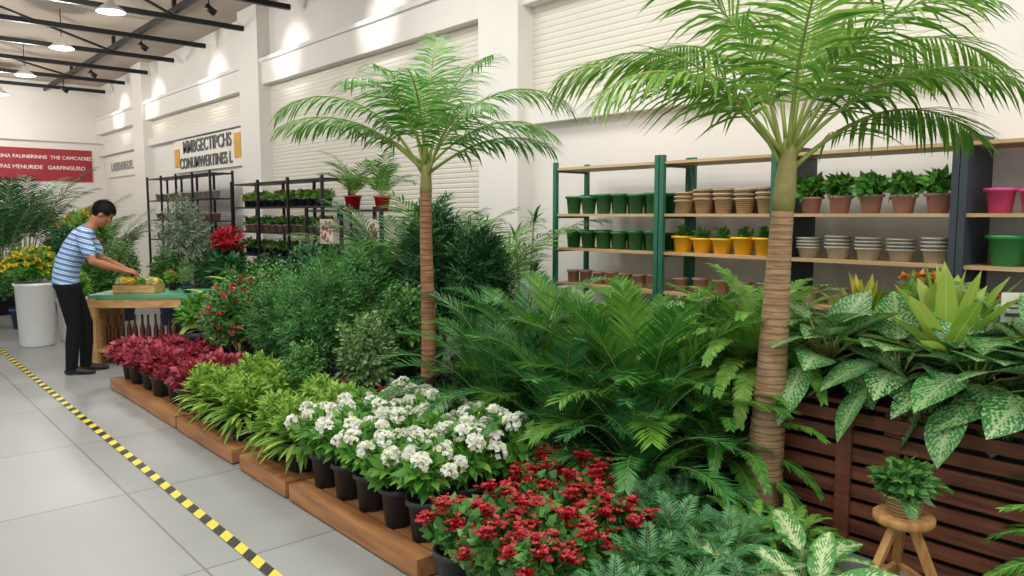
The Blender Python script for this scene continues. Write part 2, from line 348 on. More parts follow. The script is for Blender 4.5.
# ------------------------------------------------------------ shelves
def shelf(name,y0,y1,x0,x1,zs,style):
    mb=MB()
    for z in zs: mb.box(x0,x1,y0,y1,z-.022,z,'board' if style!='blk' else 'metalblk')
    top=zs[-1]+.02
    if style=='green':
        for y in (y0,y1):
            for x in (x0,x1): mb.box(x-.018,x+.018,y-.02,y+.02,0,top+.03,'greenmetal')
            for z in zs: mb.box(x0,x1,y-.012,y+.012,z-.04,z-.005,'greenmetal')
    elif style=='slate':
        for y in (y0,y1): mb.box(x0-.02,x1,y-.02,y+.02,0,top+.03,'slate')
    else:
        n=max(1,round((y1-y0)/1.0))
        for i in range(n+1):
            y=y0+(y1-y0)*i/n
            for x in (x0,x1): mb.box(x-.018,x+.018,y-.018,y+.018,0,top+.02,'metalblk')
    return mb.obj(name)
Z=[.2,.6,.98,1.30,1.61,2.03]
shelf('garden_shelf_unit',3.87,5.04,5.0,5.42,Z,'green')
shelf('garden_shelf_unit',2.84,3.82,5.0,5.42,Z,'green')
shelf('garden_shelf_unit',1.665,2.76,5.0,5.42,Z,'slate')
shelf('garden_shelf_unit',.42,1.62,5.0,5.42,Z,'slate')
shelf('wall_display_rack',9.0,12.0,4.7,5.1,[.2,.6,1.0,1.35,1.72,2.08],'blk')
shelf('wall_display_rack',13.6,17.2,4.95,5.35,[.2,.7,1.1,1.5,1.9,2.35],'blk')
shelf('plant_display_stand',7.1,8.85,4.4,4.85,[.3,.8,1.25,1.66],'blk')
rng=random.Random(3)
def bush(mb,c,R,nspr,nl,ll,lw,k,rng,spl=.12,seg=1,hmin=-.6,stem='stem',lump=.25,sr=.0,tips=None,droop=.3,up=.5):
    c=V(c)
    lumps=[V((rng.gauss(0,1),rng.gauss(0,1),rng.gauss(0,1))).normalized() for _ in range(9)]
    for _ in range(nspr):
        while True:
            d=V((rng.gauss(0,1),rng.gauss(0,1),rng.gauss(0,1))).normalized()
            if d.z>hmin: break
        lf=1-lump+lump*max(max(0,d.dot(l_))**6 for l_ in lumps)*1.2
        rr=rng.uniform(.45,1)**.6*lf
        p=c+V((d.x*R[0]*rr,d.y*R[1]*rr,d.z*R[2]*rr))
        out=(d+V((0,0,up))+V((rng.gauss(0,.25),rng.gauss(0,.25),rng.gauss(0,.25)))).normalized()
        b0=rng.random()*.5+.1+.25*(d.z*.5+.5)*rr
        base=p-out*spl
        if sr: mb.tube([base,p],sr,stem,3)
        ax=out.cross(V((.3,.5,.8))).normalized(); ay=out.cross(ax)
        for j in range(nl):
            t=(j+.6)/nl; a=j*2.4+rng.random()
            ld_=(ax*math.cos(a)+ay*math.sin(a)+out*(.35+.9*t)).normalized()
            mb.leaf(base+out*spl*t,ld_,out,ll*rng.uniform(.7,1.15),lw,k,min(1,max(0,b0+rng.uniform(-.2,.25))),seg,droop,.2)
        if tips and rng.random()<tips[0]: tips[1](mb,p,out,rng)
def branches(mb,p,c,R,rng,n=9,r=.012):
    p=V(p)
    for i in range(n):
        a=i*2.4; q=V(c)+V((math.cos(a)*R[0]*.6,math.sin(a)*R[1]*.6,R[2]*rng.uniform(-.3,.5)))
        mid=p.lerp(q,.5)+V((0,0,-.02)); mb.tube([p,mid,q],[r,r*.7,r*.3],'stem',4)
def potrow(name,k,y0,y1,n,x,z,rt,rb,h,rim=.01,two=False,stack=0,plant=None,jit=0,seed=1,soil=True,alt=None):
    mb=MB(); r_=random.Random(seed)
    for i in range(n):
        y=y0+(y1-y0)*(i/(max(1,n-1)))+r_.uniform(-jit,jit)
        kk=alt if (alt and i%2) else k
        for xx in ((x,x+.2) if two else (x,)):
            hh=h*r_.uniform(.92,1.05)
            pot(mb,xx,y,z,rt,rb,hh,kk,soil and not stack,16,rim)
            for s in range(stack): pot(mb,xx,y,z+hh*(.28)*(s+1),rt,rb,hh,kk,False,16,rim)
            if plant: plant(mb,V((xx,y,z+hh*.88)),r_)
    return mb.obj(name)
def leafy(k,R,n=26,ll=.07,lw=.018,tips=None):
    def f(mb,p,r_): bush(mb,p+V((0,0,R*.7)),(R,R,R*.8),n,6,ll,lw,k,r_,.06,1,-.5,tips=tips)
    return f
def redtip(kk,n=12,s=.03,w=.012):
    def f(mb,p,out,r_):
        for i in range(n):
            d=(out+V((r_.gauss(0,.8),r_.gauss(0,.8),r_.gauss(0,.6)))).normalized()
            mb.leaf(p+out*.02,d,out,s*r_.uniform(.7,1.3),w,kk,r_.random(),1,.1,.1)
    return f
potrow('green_glazed_pots','greenpot',4.0,4.92,6,5.12,1.61,.072,.055,.17,two=True,soil=False)
potrow('green_glazed_pots','greenpot',4.0,4.92,6,5.12,1.30,.072,.055,.16,two=True,soil=False,seed=2)
potrow('clay_block_pots','terra2',3.98,4.92,7,5.12,.98,.055,.05,.12,soil=False)
potrow('wicker_pots','basket',2.97,3.7,5,5.13,1.61,.075,.056,.12,two=True,stack=2)
potrow('yellow_flower_pots','yellowpot',2.97,3.7,5,5.13,1.30,.085,.062,.13,rim=.014,plant=leafy('fern',.06,12,.06,.012))
potrow('clay_block_pots','terra2',2.95,3.72,5,5.13,.98,.06,.055,.12,soil=False)
potrow('potted_shelf_plants','terra',1.8,2.63,5,5.13,1.61,.075,.055,.12,plant=leafy('fern',.1,40,.08,.022))
potrow('grey_stone_pots','greyst',1.8,2.63,5,5.13,1.30,.08,.062,.085,stack=3)
potrow('clay_block_pots','greyst',1.8,2.62,5,5.13,.98,.06,.055,.12,soil=False)
potrow('pink_pots','pinkpot',.6,1.46,6,5.12,1.61,.078,.058,.15,soil=False,rim=.014)
potrow('green_plastic_pots','greenpot2',.62,1.42,4,5.15,1.30,.105,.08,.18,soil=False,rim=.014)
potrow('red_pots','redpot',.6,1.45,5,5.13,.98,.085,.07,.17,soil=False)
for zi,z in enumerate((1.0,1.35,1.72)):
    potrow('rack_potted_plants',('black','terra2','black')[zi],9.2,11.8,12,4.88,z,.065,.05,.11,plant=leafy(('fern','fluffy','fernl')[zi],.085,16,.08,.018,(.25,redtip(('red','yellow','red')[zi],8,.03,.012))),seed=zi+5)
for zi,z in enumerate((1.1,1.5,1.9)):
    potrow('rack_potted_plants',('greyst','terra','greyst')[zi],13.8,17.0,14,5.12,z,.075,.055,.14,soil=False,seed=zi+9)
for y,c in ((7.42,'a'),(8.5,'b')):
    mb=MB(); mb.box(-.12,.12,-.16,.16,0,.3,'paper')
    r_=random.Random(y)
    for i in range(16):
        yy=r_.uniform(-.13,.13); zz=r_.uniform(.04,.26)
        for j in range(5):
            a=j*2*PI/5; d=V((-.02,math.cos(a),math.sin(a)))
            mb.leaf(V((-.123,yy,zz)),d.normalized(),V((-1,0,0)),.03,.012,'pinkf' if i%2 else 'red',r_.random(),1,0,0)
    mb.obj('printed_seed_box',(4.6,y,1.25))
# ------------------------------------------------------------ palms
def palm(name,loc,h,r0,r1,lean,shaft,fr,ll,lw,nlf,k,seed,potr=.2,poth=.3,tk='trunk',ld=.6,vee=.25,sk='shaft'):
    r_=random.Random(seed); mb=MB()
    pot(mb,0,0,0,potr,potr*.75,poth,'black')
    n=int((h-poth*.8)/.02); pts=[];rad=[]
    z0=poth*.8
    for i in range(n+1):
        t=i/n; z=z0+(h-z0)*t
        pts.append(V((lean[0]*t+.012*math.sin(t*5),lean[1]*t,z)))
        r=r0+(r1-r0)*t**.75; rad.append(r*(1.0 if i%2 else .965)*(1+.12*math.exp(-t*9)))
    mb.tube(pts,rad,tk,18)
    top=pts[-1]
    sh=[top+V((lean[0]*.3*i/5,lean[1]*.3*i/5,shaft*i/5)) for i in range(6)]
    mb.tube(sh,[r1*1.0,r1*1.04,r1*.96,r1*.88,r1*.75,r1*.5],sk,14)
    c=sh[3]
    for (az,el,L,dr) in fr:
        a=math.radians(az-41.5); st=c+V((math.cos(a),math.sin(a),0))*r1*.4+V((0,0,r_.uniform(-.02,.12)))
        frond(mb,st,a,math.radians(el),L,math.radians(dr),nlf,ll*r_.uniform(.9,1.1),lw,k,r_,rr=.013,t0=.22,ang=60,ld=ld,vee=vee,seg=3,pw=1.5,rb=r_.uniform(.3,.7),pmin=.24,ppow=.55)
    return mb.obj(name,loc)
# az measured from image-right: 0=right, 180=left, 90=away, 270=toward camera
frR=[(8,64,1.35,115),(-18,48,1.1,90),(25,52,1.25,75),(-5,76,1.4,75),(12,40,1.1,80),
     (178,62,1.35,120),(200,46,1.1,90),(162,52,1.3,85),(184,78,1.2,70),
     (262,74,1.0,75),(90,72,1.35,90),(122,64,1.3,95),(58,62,1.35,85),(312,68,1.05,90),(35,80,1.4,50)]
palm('potted_palm_tree',(3.36,1.93,0),1.62,.102,.052,(.055,-.045),.34,frR,.4,.0095,42,'palm',11,.17,.22,ld=.95,vee=.15)
frL=[(0,62,1.15,110),(-15,42,.9,80),(16,36,.9,65),(180,62,1.18,110),(196,44,1.0,80),(165,38,1.0,65),(90,74,.95,80),(265,72,.8,80),(132,74,1.05,60),(48,74,1.05,60),(235,60,.85,85),(310,60,.85,85),(80,84,.9,40)]
palm('potted_palm_tree',(2.85,4.07,0),1.74,.058,.038,(.02,.0),.2,frL,.3,.0085,36,'palm2',12,.15,.26,tk='trunk2',ld=.95,vee=.15)
# ------------------------------------------------------------ cycads and ferns
def cyc(name,k,nf,L,seed,poth=.3,ll=.15,lw=.009,dr=95,nl=42,lo=25,hi=85,potk='black',ld=.35,vee=.2,ang=60,pw=1.7,potr=.17,pmin=.2):
    r_=random.Random(seed); mb=MB(); pot(mb,0,0,0,potr,potr*.76,poth,potk)
    mb.lathe([(.001,0),(.05,0),(.06,.05),(.04,.12),(.001,.14)],'stem',(0,0,poth*.85),10)
    for i in range(nf):
        az=i*2.39996+r_.uniform(-.2,.2); el=math.radians(lo+(hi-lo)*((i+.5)/nf)); 
        frond(mb,V((math.cos(az)*.03,math.sin(az)*.03,poth+.03)),az,el,L*r_.uniform(.85,1.1),math.radians(dr*r_.uniform(.75,1.15)),nl,ll,lw,k,r_,rr=.006,t0=.14,ang=ang,ld=ld,vee=vee,seg=2,pw=pw,rb=r_.uniform(.1,.85),pmin=pmin,ppow=.6)
    return mb.mesh(name)
cA=cyc('cycad','cycad',28,.98,21,ll=.17,lw=.0066,nl=46,ld=.12,vee=.22,dr=88,ang=56,lo=10)
cB=cyc('cycadB','areca',30,.98,22,ll=.21,lw=.0072,nl=44,dr=66,lo=30,hi=88,ld=.3,vee=.25,ang=48,pw=1.5)
cC=cyc('fernplant','fernl',40,.6,23,ll=.075,lw=.008,nl=40,lo=5,hi=85,poth=.2,potr=.12)
cD=cyc('fernplantm','fern',40,.7,24,ll=.08,lw=.008,nl=40,lo=5,hi=85,poth=.3)
place(cA,'potted_cycad_fern',(3.0,3.5,0),0,1.0)
place(cA,'potted_cycad_fern',(2.97,2.92,0),2.1,.92)
place(cA,'potted_cycad_fern',(3.0,2.42,0),4.0,.78)
place(cB,'potted_areca_fern',(3.45,3.35,0),1,1.0)
place(cB,'potted_areca_fern',(3.32,2.65,0),3,1.03)
place(cA,'potted_cycad_fern',(3.6,3.95,0),5.0,1.05)
place(cB,'potted_areca_fern',(3.85,2.95,0),4.4,1.0)
place(cD,'potted_boston_fern',(4.25,3.6,0),1.4,1.3)
place(cD,'potted_boston_fern',(4.4,2.75,0),2.4,1.3)
place(cD,'potted_boston_fern',(4.25,4.4,0),3.4,1.3)
mb=MB(); mb.lathe([(.001,0),(.12,0),(.12,.03),(.06,.08),(.05,.42),(.11,.48),(.13,.5),(.001,.5)],'slate',seg=20); mb.obj('plant_pedestal',(3.78,2.2,0))
place(cC,'potted_boston_fern',(3.78,2.2,.5),0.4,1.15)
place(cD,'potted_boston_fern',(3.45,2.22,0),2.0,.95)
def areca(seed,L=1.3,n=14,k='palm2',potk='black'):
    r_=random.Random(seed); mb=MB(); pot(mb,0,0,0,.18,.14,.3,potk)
    for i in range(n):
        az=i*2.4; frond(mb,V((math.cos(az)*.05,math.sin(az)*.05,.26)),az,math.radians(r_.uniform(68,87)),L*r_.uniform(.8,1.3),math.radians(r_.uniform(50,95)),30,.26,.009,k,r_,rr=.009,t0=.4,ang=52,ld=.5,vee=.15,seg=2,pw=2.2)
    return mb.mesh('areca')
aP=areca(31); aD=areca(33,1.3,16,'dark')
place(aP,'potted_areca_palm',(4.2,5.25,0),0,1.15)
place(aD,'potted_areca_palm',(4.0,6.0,0),2,1.1)
place(aP,'potted_areca_palm',(4.1,6.5,0),2,1.0)
mb=MB(); r_=random.Random(4); pot(mb,0,0,0,.1,.075,.17,'redpot')
for i in range(11): frond(mb,V((0,0,.15)),i*2.4,math.radians(r_.uniform(45,85)),r_.uniform(.5,.72),1.4,20,.19,.009,'palm2',r_,rr=.005,seg=2)
ps=mb.mesh('sp'); place(ps,'small_potted_palm',(4.6,8.05,1.66)); place(ps,'small_potted_palm',(4.6,7.4,1.66),2,.9)
place(aD,'potted_areca_palm',(1.9,14.6,0),0,1.3); place(aD,'potted_areca_palm',(2.6,16.8,0),1,1.5); place(aP,'potted_areca_palm',(1.6,16.5,0),2,1.4)
place(aD,'potted_areca_palm',(.9,17.2,0),3,1.5); place(aP,'potted_areca_palm',(3.4,17.0,0),3,1.3); place(aD,'potted_areca_palm',(3.4,14.2,0),3,1.0); place(aP,'potted_areca_palm',(3.6,15.6,0),3,1.1)
place(aD,'potted_areca_palm',(1.0,13.6,0),3,1.15)
# ------------------------------------------------------------ shrubs
def shrub(c,R,nspr,nl,ll,lw,k,seed,potk='navy',potr=.14,poth=.24,spl=.12,tips=None,hmin=-.7,lump=.25,up=.5,droop=.3):
    r_=random.Random(seed); mb=MB(); pot(mb,0,0,0,potr,potr*.78,poth,potk)
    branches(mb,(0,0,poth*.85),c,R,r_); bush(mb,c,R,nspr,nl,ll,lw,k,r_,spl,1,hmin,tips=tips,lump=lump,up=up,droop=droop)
    return mb.mesh('shrub')
sF=shrub((0,0,.78),(.4,.4,.5),700,12,.06,.0055,'fluffy',41,potr=.16,spl=.14)
sB=shrub((0,0,.62),(.3,.3,.38),420,7,.05,.013,'bush',42)
sV=shrub((0,0,.62),(.3,.3,.36),420,7,.045,.013,'bushv',43)
sR=shrub((0,0,.68),(.28,.28,.42),420,7,.05,.014,'bush',44,tips=(.2,redtip('pinkf')))
sD=shrub((0,0,.85),(.38,.38,.6),480,8,.085,.016,'dark',45,potk='black',potr=.17)
sN=shrub((0,0,1.15),(.33,.33,.8),700,12,.11,.007,'dark',46,potk='black',potr=.18,spl=.2,lump=.15)
place(sF,'potted_cypress_shrub',(2.75,5.35,0),0,1.02); place(sF,'potted_cypress_shrub',(3.3,5.6,0),1,1.12)
place(sF,'potted_cypress_shrub',(2.75,6.05,0),2,.9)
place(sV,'potted_variegated_shrub',(2.82,4.75,0),0,.95)
place(sB,'potted_green_shrub',(2.42,5.0,0),2,.72); place(sB,'potted_green_shrub',(3.25,4.9,0),4,1.1)
place(sR,'potted_flowering_shrub',(2.6,6.6,0),0,1.05); place(sR,'potted_flowering_shrub',(3.0,6.95,0),2,1.0)
place(sV,'potted_variegated_shrub',(2.75,7.4,0),1,.9); place(sB,'potted_green_shrub',(3.3,7.6,0),1,1.15)
place(sD,'potted_dark_shrub',(3.85,7.75,0),0,1.0); place(sF,'potted_cypress_shrub',(3.5,6.5,0),3,1.05); place(sD,'potted_dark_shrub',(4.1,9.4,0),2,.85)
place(sN,'potted_conifer',(3.75,5.2,0),0,.95); place(sN,'potted_conifer',(3.85,4.75,0),2,.85)
place(sD,'potted_dark_shrub',(3.9,10.6,0),0,1.0)
place(sB,'potted_green_shrub',(3.6,11.6,0),0,1.2); place(sV,'potted_variegated_shrub',(3.2,12.6,0),0,1.3); place(sB,'potted_green_shrub',(2.7,11.9,0),0,1.2);place(sD,'potted_dark_shrub',(2.6,13.3,0),0,1.1)
place(sB,'potted_green_shrub',(1.9,12.6,0),0,1.2); place(sD,'potted_dark_shrub',(1.5,13.1,0),0,.9)
r_=random.Random(51); mb=MB(); pot(mb,0,0,0,.17,.13,.3,'black'); mb.tube([V((0,0,.25)),V((.02,0,.7)),V((0,.02,1.2))],[.022,.018,.012],'stem',8)
branches(mb,(0,.0,.9),(0,0,1.4),(.3,.3,.4),r_); bush(mb,(0,0,1.42),(.36,.36,.5),420,7,.055,.009,'olive',r_,.16,1,-.8); mb.obj('potted_olive_tree',(3.2,9.75,0))
r_=random.Random(52); mb=MB(); pot(mb,0,0,0,.15,.12,.28,'black'); mb.tube([V((0,0,.2)),V((0,0,1.15))],.02,'stem',6)
bush(mb,(0,0,1.0),(.26,.26,.35),150,8,.13,.02,'dark',r_,.1,1,-.8); bush(mb,(0,0,1.28),(.2,.2,.22),70,9,.1,.015,'red',r_,.1,1,-.3); mb.obj('potted_red_croton',(3.5,9.15,0))
# ------------------------------------------------------------ rosettes
def rosette(k,n,L,W,seed,potk='black',poth=.2,potr=.11,lo=15,hi=85,dr=.9,seg=5,prof=strap,pet=0,z0=None,fold=.25,stemk='petiole',flat=(25,60)):
    r_=random.Random(seed); mb=MB()
    if potk: pot(mb,0,0,0,potr,potr*.75,poth,potk)
    zb=poth*.85 if z0 is None else z0
    for i in range(n):
        az=i*2.39996+r_.uniform(-.2,.2); el=math.radians(lo+(hi-lo)*(i+.5)/n+r_.uniform(-6,6))
        d=V((math.cos(az)*math.cos(el),math.sin(az)*math.cos(el),math.sin(el))); side=V((-math.sin(az),math.cos(az),0)); up=d.cross(side)
        p=V((math.cos(az)*.015,math.sin(az)*.015,zb)); l=L*r_.uniform(.75,1.12)
        if pet:
            pl=pet*r_.uniform(.6,1.1)
            q=p+d*pl; mb.tube([p,p+d*pl*.5+V((0,0,.02)),q],[.007,.006,.004],stemk,4)
            e2=el-math.radians(r_.uniform(*flat)); d=V((math.cos(az)*math.cos(e2),math.sin(az)*math.cos(e2),math.sin(e2)))
            tw=r_.uniform(-.35,.35); up=(d.cross(side)+side*tw).normalized(); p=q
        mb.leaf(p,d,up,l,W*r_.uniform(.8,1.1),k,r_.random(),seg,dr*r_.uniform(.6,1.3),fold,prof)
    return mb
lim=rosette('limeg',120,.27,.017,61,poth=.18,lo=5,hi=88,dr=1.0,seg=4)
bush(lim,(0,0,.3),(.17,.17,.14),90,7,.06,.012,'limeg',random.Random(5),.07,1,-.4); lim=lim.mesh('lim')
lim2=rosette('lime',24,.3,.06,62,poth=.25,prof=ovate,pet=.3,seg=6).mesh('lim2')
for (x,y,s) in ((1.98,4.12,1),(1.98,4.42,.95),(2.28,4.2,1.05),(2.3,4.5,1.05),(1.98,4.95,1.0),(1.98,5.3,1),(2.28,5.05,1.1),(2.28,5.45,1.1),(1.98,5.62,.95)):
    place(lim,'potted_lime_foliage',(x,y,.1),rng.random()*6,s)
place(lim2,'potted_lime_broadleaf',(3.0,8.05,0),0,1.3); place(lim2,'potted_lime_broadleaf',(3.4,8.4,0),0,1.45)
def coleus(seed):
    r_=random.Random(seed); mb=MB(); pot(mb,0,0,0,.1,.08,.17,'black'); bush(mb,(0,0,.25),(.19,.19,.15),150,6,.07,.02,'burg',r_,.07,1,-.35); return mb.mesh('coleus')
co=[coleus(1),coleus(2)]
i=0
for x in (1.98,2.26,2.56):
    for y in (5.98,6.3,6.62,6.94,7.26,7.5):
        if x>2.4 and 6.2<y<7.4: continue
        place(co[i%2],'potted_burgundy_coleus',(x+rng.uniform(-.02,.02),y,.1 if x<2.4 else .0),rng.random()*6,rng.uniform(.9,1.05)); i+=1
def bloom(mb,p,out,r_,R=.042):
    for i in range(46):
        d=(V((r_.gauss(0,1),r_.gauss(0,1),r_.gauss(0,1))).normalized()+out*.8).normalized()
        q=p+d*R*.62
        ax=d.cross(V((.2,.9,.3))).normalized(); ay=d.cross(ax); a=r_.random()*6
        pd=(ax*math.cos(a)+ay*math.sin(a)+d*.55).normalized()
        mb.leaf(q,pd,d,R*.58,R*.27,'white' if i%11 else 'cream',r_.random(),2,.05,.3)
def hyd(seed):
    r_=random.Random(seed); mb=MB(); pot(mb,0,0,0,.082,.062,.2,'black'); bush(mb,(0,0,.33),(.15,.15,.15),110,6,.075,.02,'fern',r_,.06,1,-.6)
    n=9
    for i in range(n):
        a=i*2.4+seed; rr=.18*math.sqrt((i+.2)/n); p=V((math.cos(a)*rr,math.sin(a)*rr,.48-rr*.65+r_.uniform(-.03,.03)))
        mb.tube([V((0,0,.2)),p],.003,'petiole',3); bloom(mb,p,(V((math.cos(a)*.6,math.sin(a)*.6,1))).normalized(),r_,r_.uniform(.04,.058))
    for i in range(14):
        az=i*2.4; el=.5; d=V((math.cos(az)*math.cos(el),math.sin(az)*math.cos(el),math.sin(el)))
        mb.leaf(V((0,0,.3)),d,V((0,0,1)),.19,.026,'fernl',r_.random(),4,.9,.2,strap)
    return mb.mesh('hyd')
hy=[hyd(1),hyd(2),hyd(3)]
i=0
for x,s,z in ((1.95,.97,.1),(2.2,1.02,.1),(2.46,1.06,.1)):
    for y in (2.82,3.06,3.3,3.54,3.78):
        place(hy[i%3],'potted_white_hydrangea',(x+rng.uniform(-.015,.015),y+rng.uniform(-.015,.015),z),rng.random()*6,s); i+=1
def kal(seed):
    r_=random.Random(seed); mb=MB(); pot(mb,0,0,0,.088,.066,.2,'black'); bush(mb,(0,0,.28),(.15,.15,.13),110,6,.055,.02,'bush',r_,.05,1,-.5)
    n=10
    for i in range(n):
        a=i*2.4+seed; rr=.15*math.sqrt((i+.2)/n); p=V((math.cos(a)*rr,math.sin(a)*rr,.42-rr*.8+r_.uniform(-.03,.035)))
        mb.tube([V((0,0,.2)),p],.003,'petiole',3)
        for j in range(36):
            q=p+V((r_.gauss(0,.017),r_.gauss(0,.017),r_.gauss(0,.014)))
            a0=r_.random()*6; n_=V((r_.gauss(0,.5),r_.gauss(0,.5),1)).normalized()
            for kx in range(4):
                aa=a0+kx*PI/2; mb.leaf(q,V((math.cos(aa),math.sin(aa),.5)).normalized(),n_,.017,.007,'red',r_.random(),1,0,.1)
    return mb.mesh('kal')
ka=[kal(1),kal(2)]
i=0
for x,ys in ((1.86,(1.98,2.22,2.46)),(2.1,(1.98,2.2,2.44)),(2.34,(2.02,2.25,2.48)),(2.57,(2.34,2.58))):
    for y in ys:
        place(ka[i%2],'potted_red_kalanchoe',(x+rng.uniform(-.02,.02),y,0),rng.random()*6,1.02+.06*(x>2.2)+.05*(x>2.5)); i+=1
for x,y in ((2.6,4.35),(2.5,4.68),(2.45,5.75)): place(ka[0],'potted_red_kalanchoe',(x,y,0),0,1.05)
r_=random.Random(8); bl=MB(); pot(bl,0,0,0,.09,.07,.14,'black')
for i in range(40):
    az=i*2.4; frond(bl,V((0,0,.13)),az,math.radians(8+80*i/40),.27,math.radians(65),17,.06,.0055,'blueg',r_,rr=.003,t0=.2,seg=1,ang=62,vee=.15,rb=r_.uniform(.2,.8))
bl=bl.mesh('bl')
for x,y,s in ((2.0,1.7,.95),(2.18,1.5,1),(2.26,1.76,1.05),(2.42,1.6,1.05),(2.52,1.84,1.15),(2.66,1.66,1.05),(2.62,2.08,1.15),(2.85,2.05,1.05),(2.35,1.4,.95)): place(bl,'potted_blue_fern',(x,y,0),rng.random()*6,s)
place(cC,'potted_boston_fern',(2.9,1.7,0),1,.5); place(cC,'potted_boston_fern',(3.1,1.62,0),3,.45)
di=rosette('var2',18,.25,.075,72,poth=.15,prof=ovate,pet=.12,seg=7,lo=15,hi=80,dr=.7).mesh('di')
for x,y,s in ((2.08,1.22,1.0),(2.32,1.22,1.1),(2.56,1.24,1.1),(2.3,.98,1),(2.78,1.4,1.05),(2.5,1.45,1.0),(2.2,1.32,1.0)): place(di,'potted_dieffenbachia',(x,y,0),rng.random()*6,s)
# ------------------------------------------------------------ crate and right-hand plants
mb=MB(); CX0,CX1,CY0,CY1=3.52,4.4,-.1,1.95
for y in (CY0,.62,1.38,CY1):
    for x in (CX0+.035,CX1-.035): mb.box(x-.03,x+.03,y-.035,y+.035,0,.70,'crate')
for i in range(8):
    z=.02+i*.086
    mb.box(CX0-.02,CX0+.003,CY0-.05,CY1+.05,z,z+.06,'crate')
    mb.box(CX0,CX1,CY1+.037,CY1+.06,z,z+.06,'crate'); mb.box(CX0,CX1,CY0-.06,CY0-.037,z,z+.06,'crate')
for y in (CY0,1.58,CY1): mb.box(CX0-.04,CX0-.02,y-.035,y+.035,0,.70,'crate')
for i in range(8):
    x=CX0+.02+i*.108; mb.box(x,x+.09,CY0-.05,CY1+.05,.70,.722,'crate')
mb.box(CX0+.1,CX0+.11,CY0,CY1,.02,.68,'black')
mb.obj('wooden_slat_crate_bench')
T=.722
cal=rosette('var',28,.32,.115,81,poth=.18,prof=broad,pet=.24,seg=8,lo=-12,hi=80,dr=.55,potr=.13,flat=(5,50),fold=.12).mesh('cal')
cal2=rosette('var',26,.3,.11,82,poth=.15,prof=broad,pet=.2,seg=8,lo=-22,hi=75,dr=.6,potr=.12,flat=(5,50),fold=.12).mesh('cal2')
for m_,x,y,s in ((cal,3.7,1.78,.92),(cal2,3.68,1.42,.95),(cal2,3.66,1.1,.95),(cal,3.66,.78,1.0),(cal2,3.7,.4,1.0),(cal,4.05,1.0,1.1),(cal2,4.0,.55,1.2)): place(m_,'potted_variegated_calathea',(x,y,T),rng.random()*6,s)
bn=rosette('lime',34,.42,.045,83,poth=.2,lo=25,hi=88,dr=.5,seg=6).mesh('bn'); place(bn,'potted_birds_nest_fern',(3.84,1.28,T),0,1.08)
cr=rosette('croton',60,.28,.024,84,poth=.2,lo=10,hi=88,dr=.6,seg=5).mesh('cr'); place(cr,'potted_croton',(4.15,1.8,T),0,1.2)
r_=random.Random(9); mb=MB(); pot(mb,0,0,0,.1,.08,.16,'black'); bush(mb,(0,0,.28),(.16,.16,.16),90,7,.08,.018,'fernl',r_,.07,1,-.4,tips=(.4,redtip('orange',14,.032,.013))); ofl=mb.mesh('ofl')
place(ofl,'potted_orange_flowers',(4.22,1.5,T),0,1.3); place(ofl,'potted_orange_flowers',(4.25,.6,T),0,1.1)
place(cr,'potted_croton',(4.2,.3,T),0,1.0)
mb=MB(); mb.tube([V((0,0,0)),V((0,0,.45))],.005,'stem',6); mb.box(-.004,.004,-.05,.05,.41,.54,'signw'); mb.box(-.006,-.004,-.035,.03,.49,.50,'txt'); mb.box(-.006,-.004,-.035,.02,.47,.477,'txt'); mb.box(-.006,-.004,-.035,.035,.435,.45,'txt')
mb.obj('price_tag_sign',(3.83,1.02,T),.75)
mb=MB(); mb.lathe([(.001,0),(.105,0),(.112,.01),(.112,.03),(.105,.036),(.001,.036)],'stool',(0,0,.4),24)
for i in range(3):
    a=i*2*PI/3+.5; mb.beam((math.cos(a)*.21,math.sin(a)*.21,0),(math.cos(a)*.03,math.sin(a)*.03,.41),.035,.028,'stool')
for i in range(3):
    a=i*2*PI/3+.5; b2=a+2*PI/3; q=.12; mb.beam((math.cos(a)*q,math.sin(a)*q,.18),(math.cos(b2)*q,math.sin(b2)*q,.18),.02,.02,'stool')
mb.obj('tripod_wooden_stool',(3.06,1.14,0))
r_=random.Random(10); mb=MB(); pot(mb,0,0,0,.075,.06,.08,'basket'); bush(mb,(0,0,.12),(.12,.12,.09),80,7,.055,.014,'bush',r_,.06,1,-.3)
for i in range(14): az=i*2.4; frond(mb,V((0,0,.07)),az,math.radians(r_.uniform(15,75)),.17,1.2,12,.05,.007,'bush',r_,rr=.002)
mb.obj('small_potted_fern',(3.06,1.14,.436))
place(cD,'potted_boston_fern',(3.3,.35,0),1,.9)
# ------------------------------------------------------------ pallets
def pallet(y0,y1,x0=1.8,x1=2.46):
    mb=MB()
    n=max(2,int((x1-x0)/.11)); 
    for i in range(n): a=(x1-x0)/n; mb.box(x0+i*a,x0+i*a+a*.86,y0,y1,.078,.1,'pallet')
    for y in (y0,(y0+y1)/2-.04,y1-.08): mb.box(x0+.02,x1-.02,y,y+.08,.012,.078,'pallet')
    mb.box(x0,x0+.022,y0,y1,.01,.078,'pallet'); mb.box(x1-.03,x1,y0,y1,.01,.078,'pallet')
    for x in (x0+.1,x1-.18): mb.box(x,x+.08,y0+.01,y1-.01,0,.012,'pallet')
    mb.obj('wooden_pallet')
pallet(2.66,3.92,1.8,2.6); pallet(3.97,4.62); pallet(4.75,5.8); pallet(5.84,7.65)
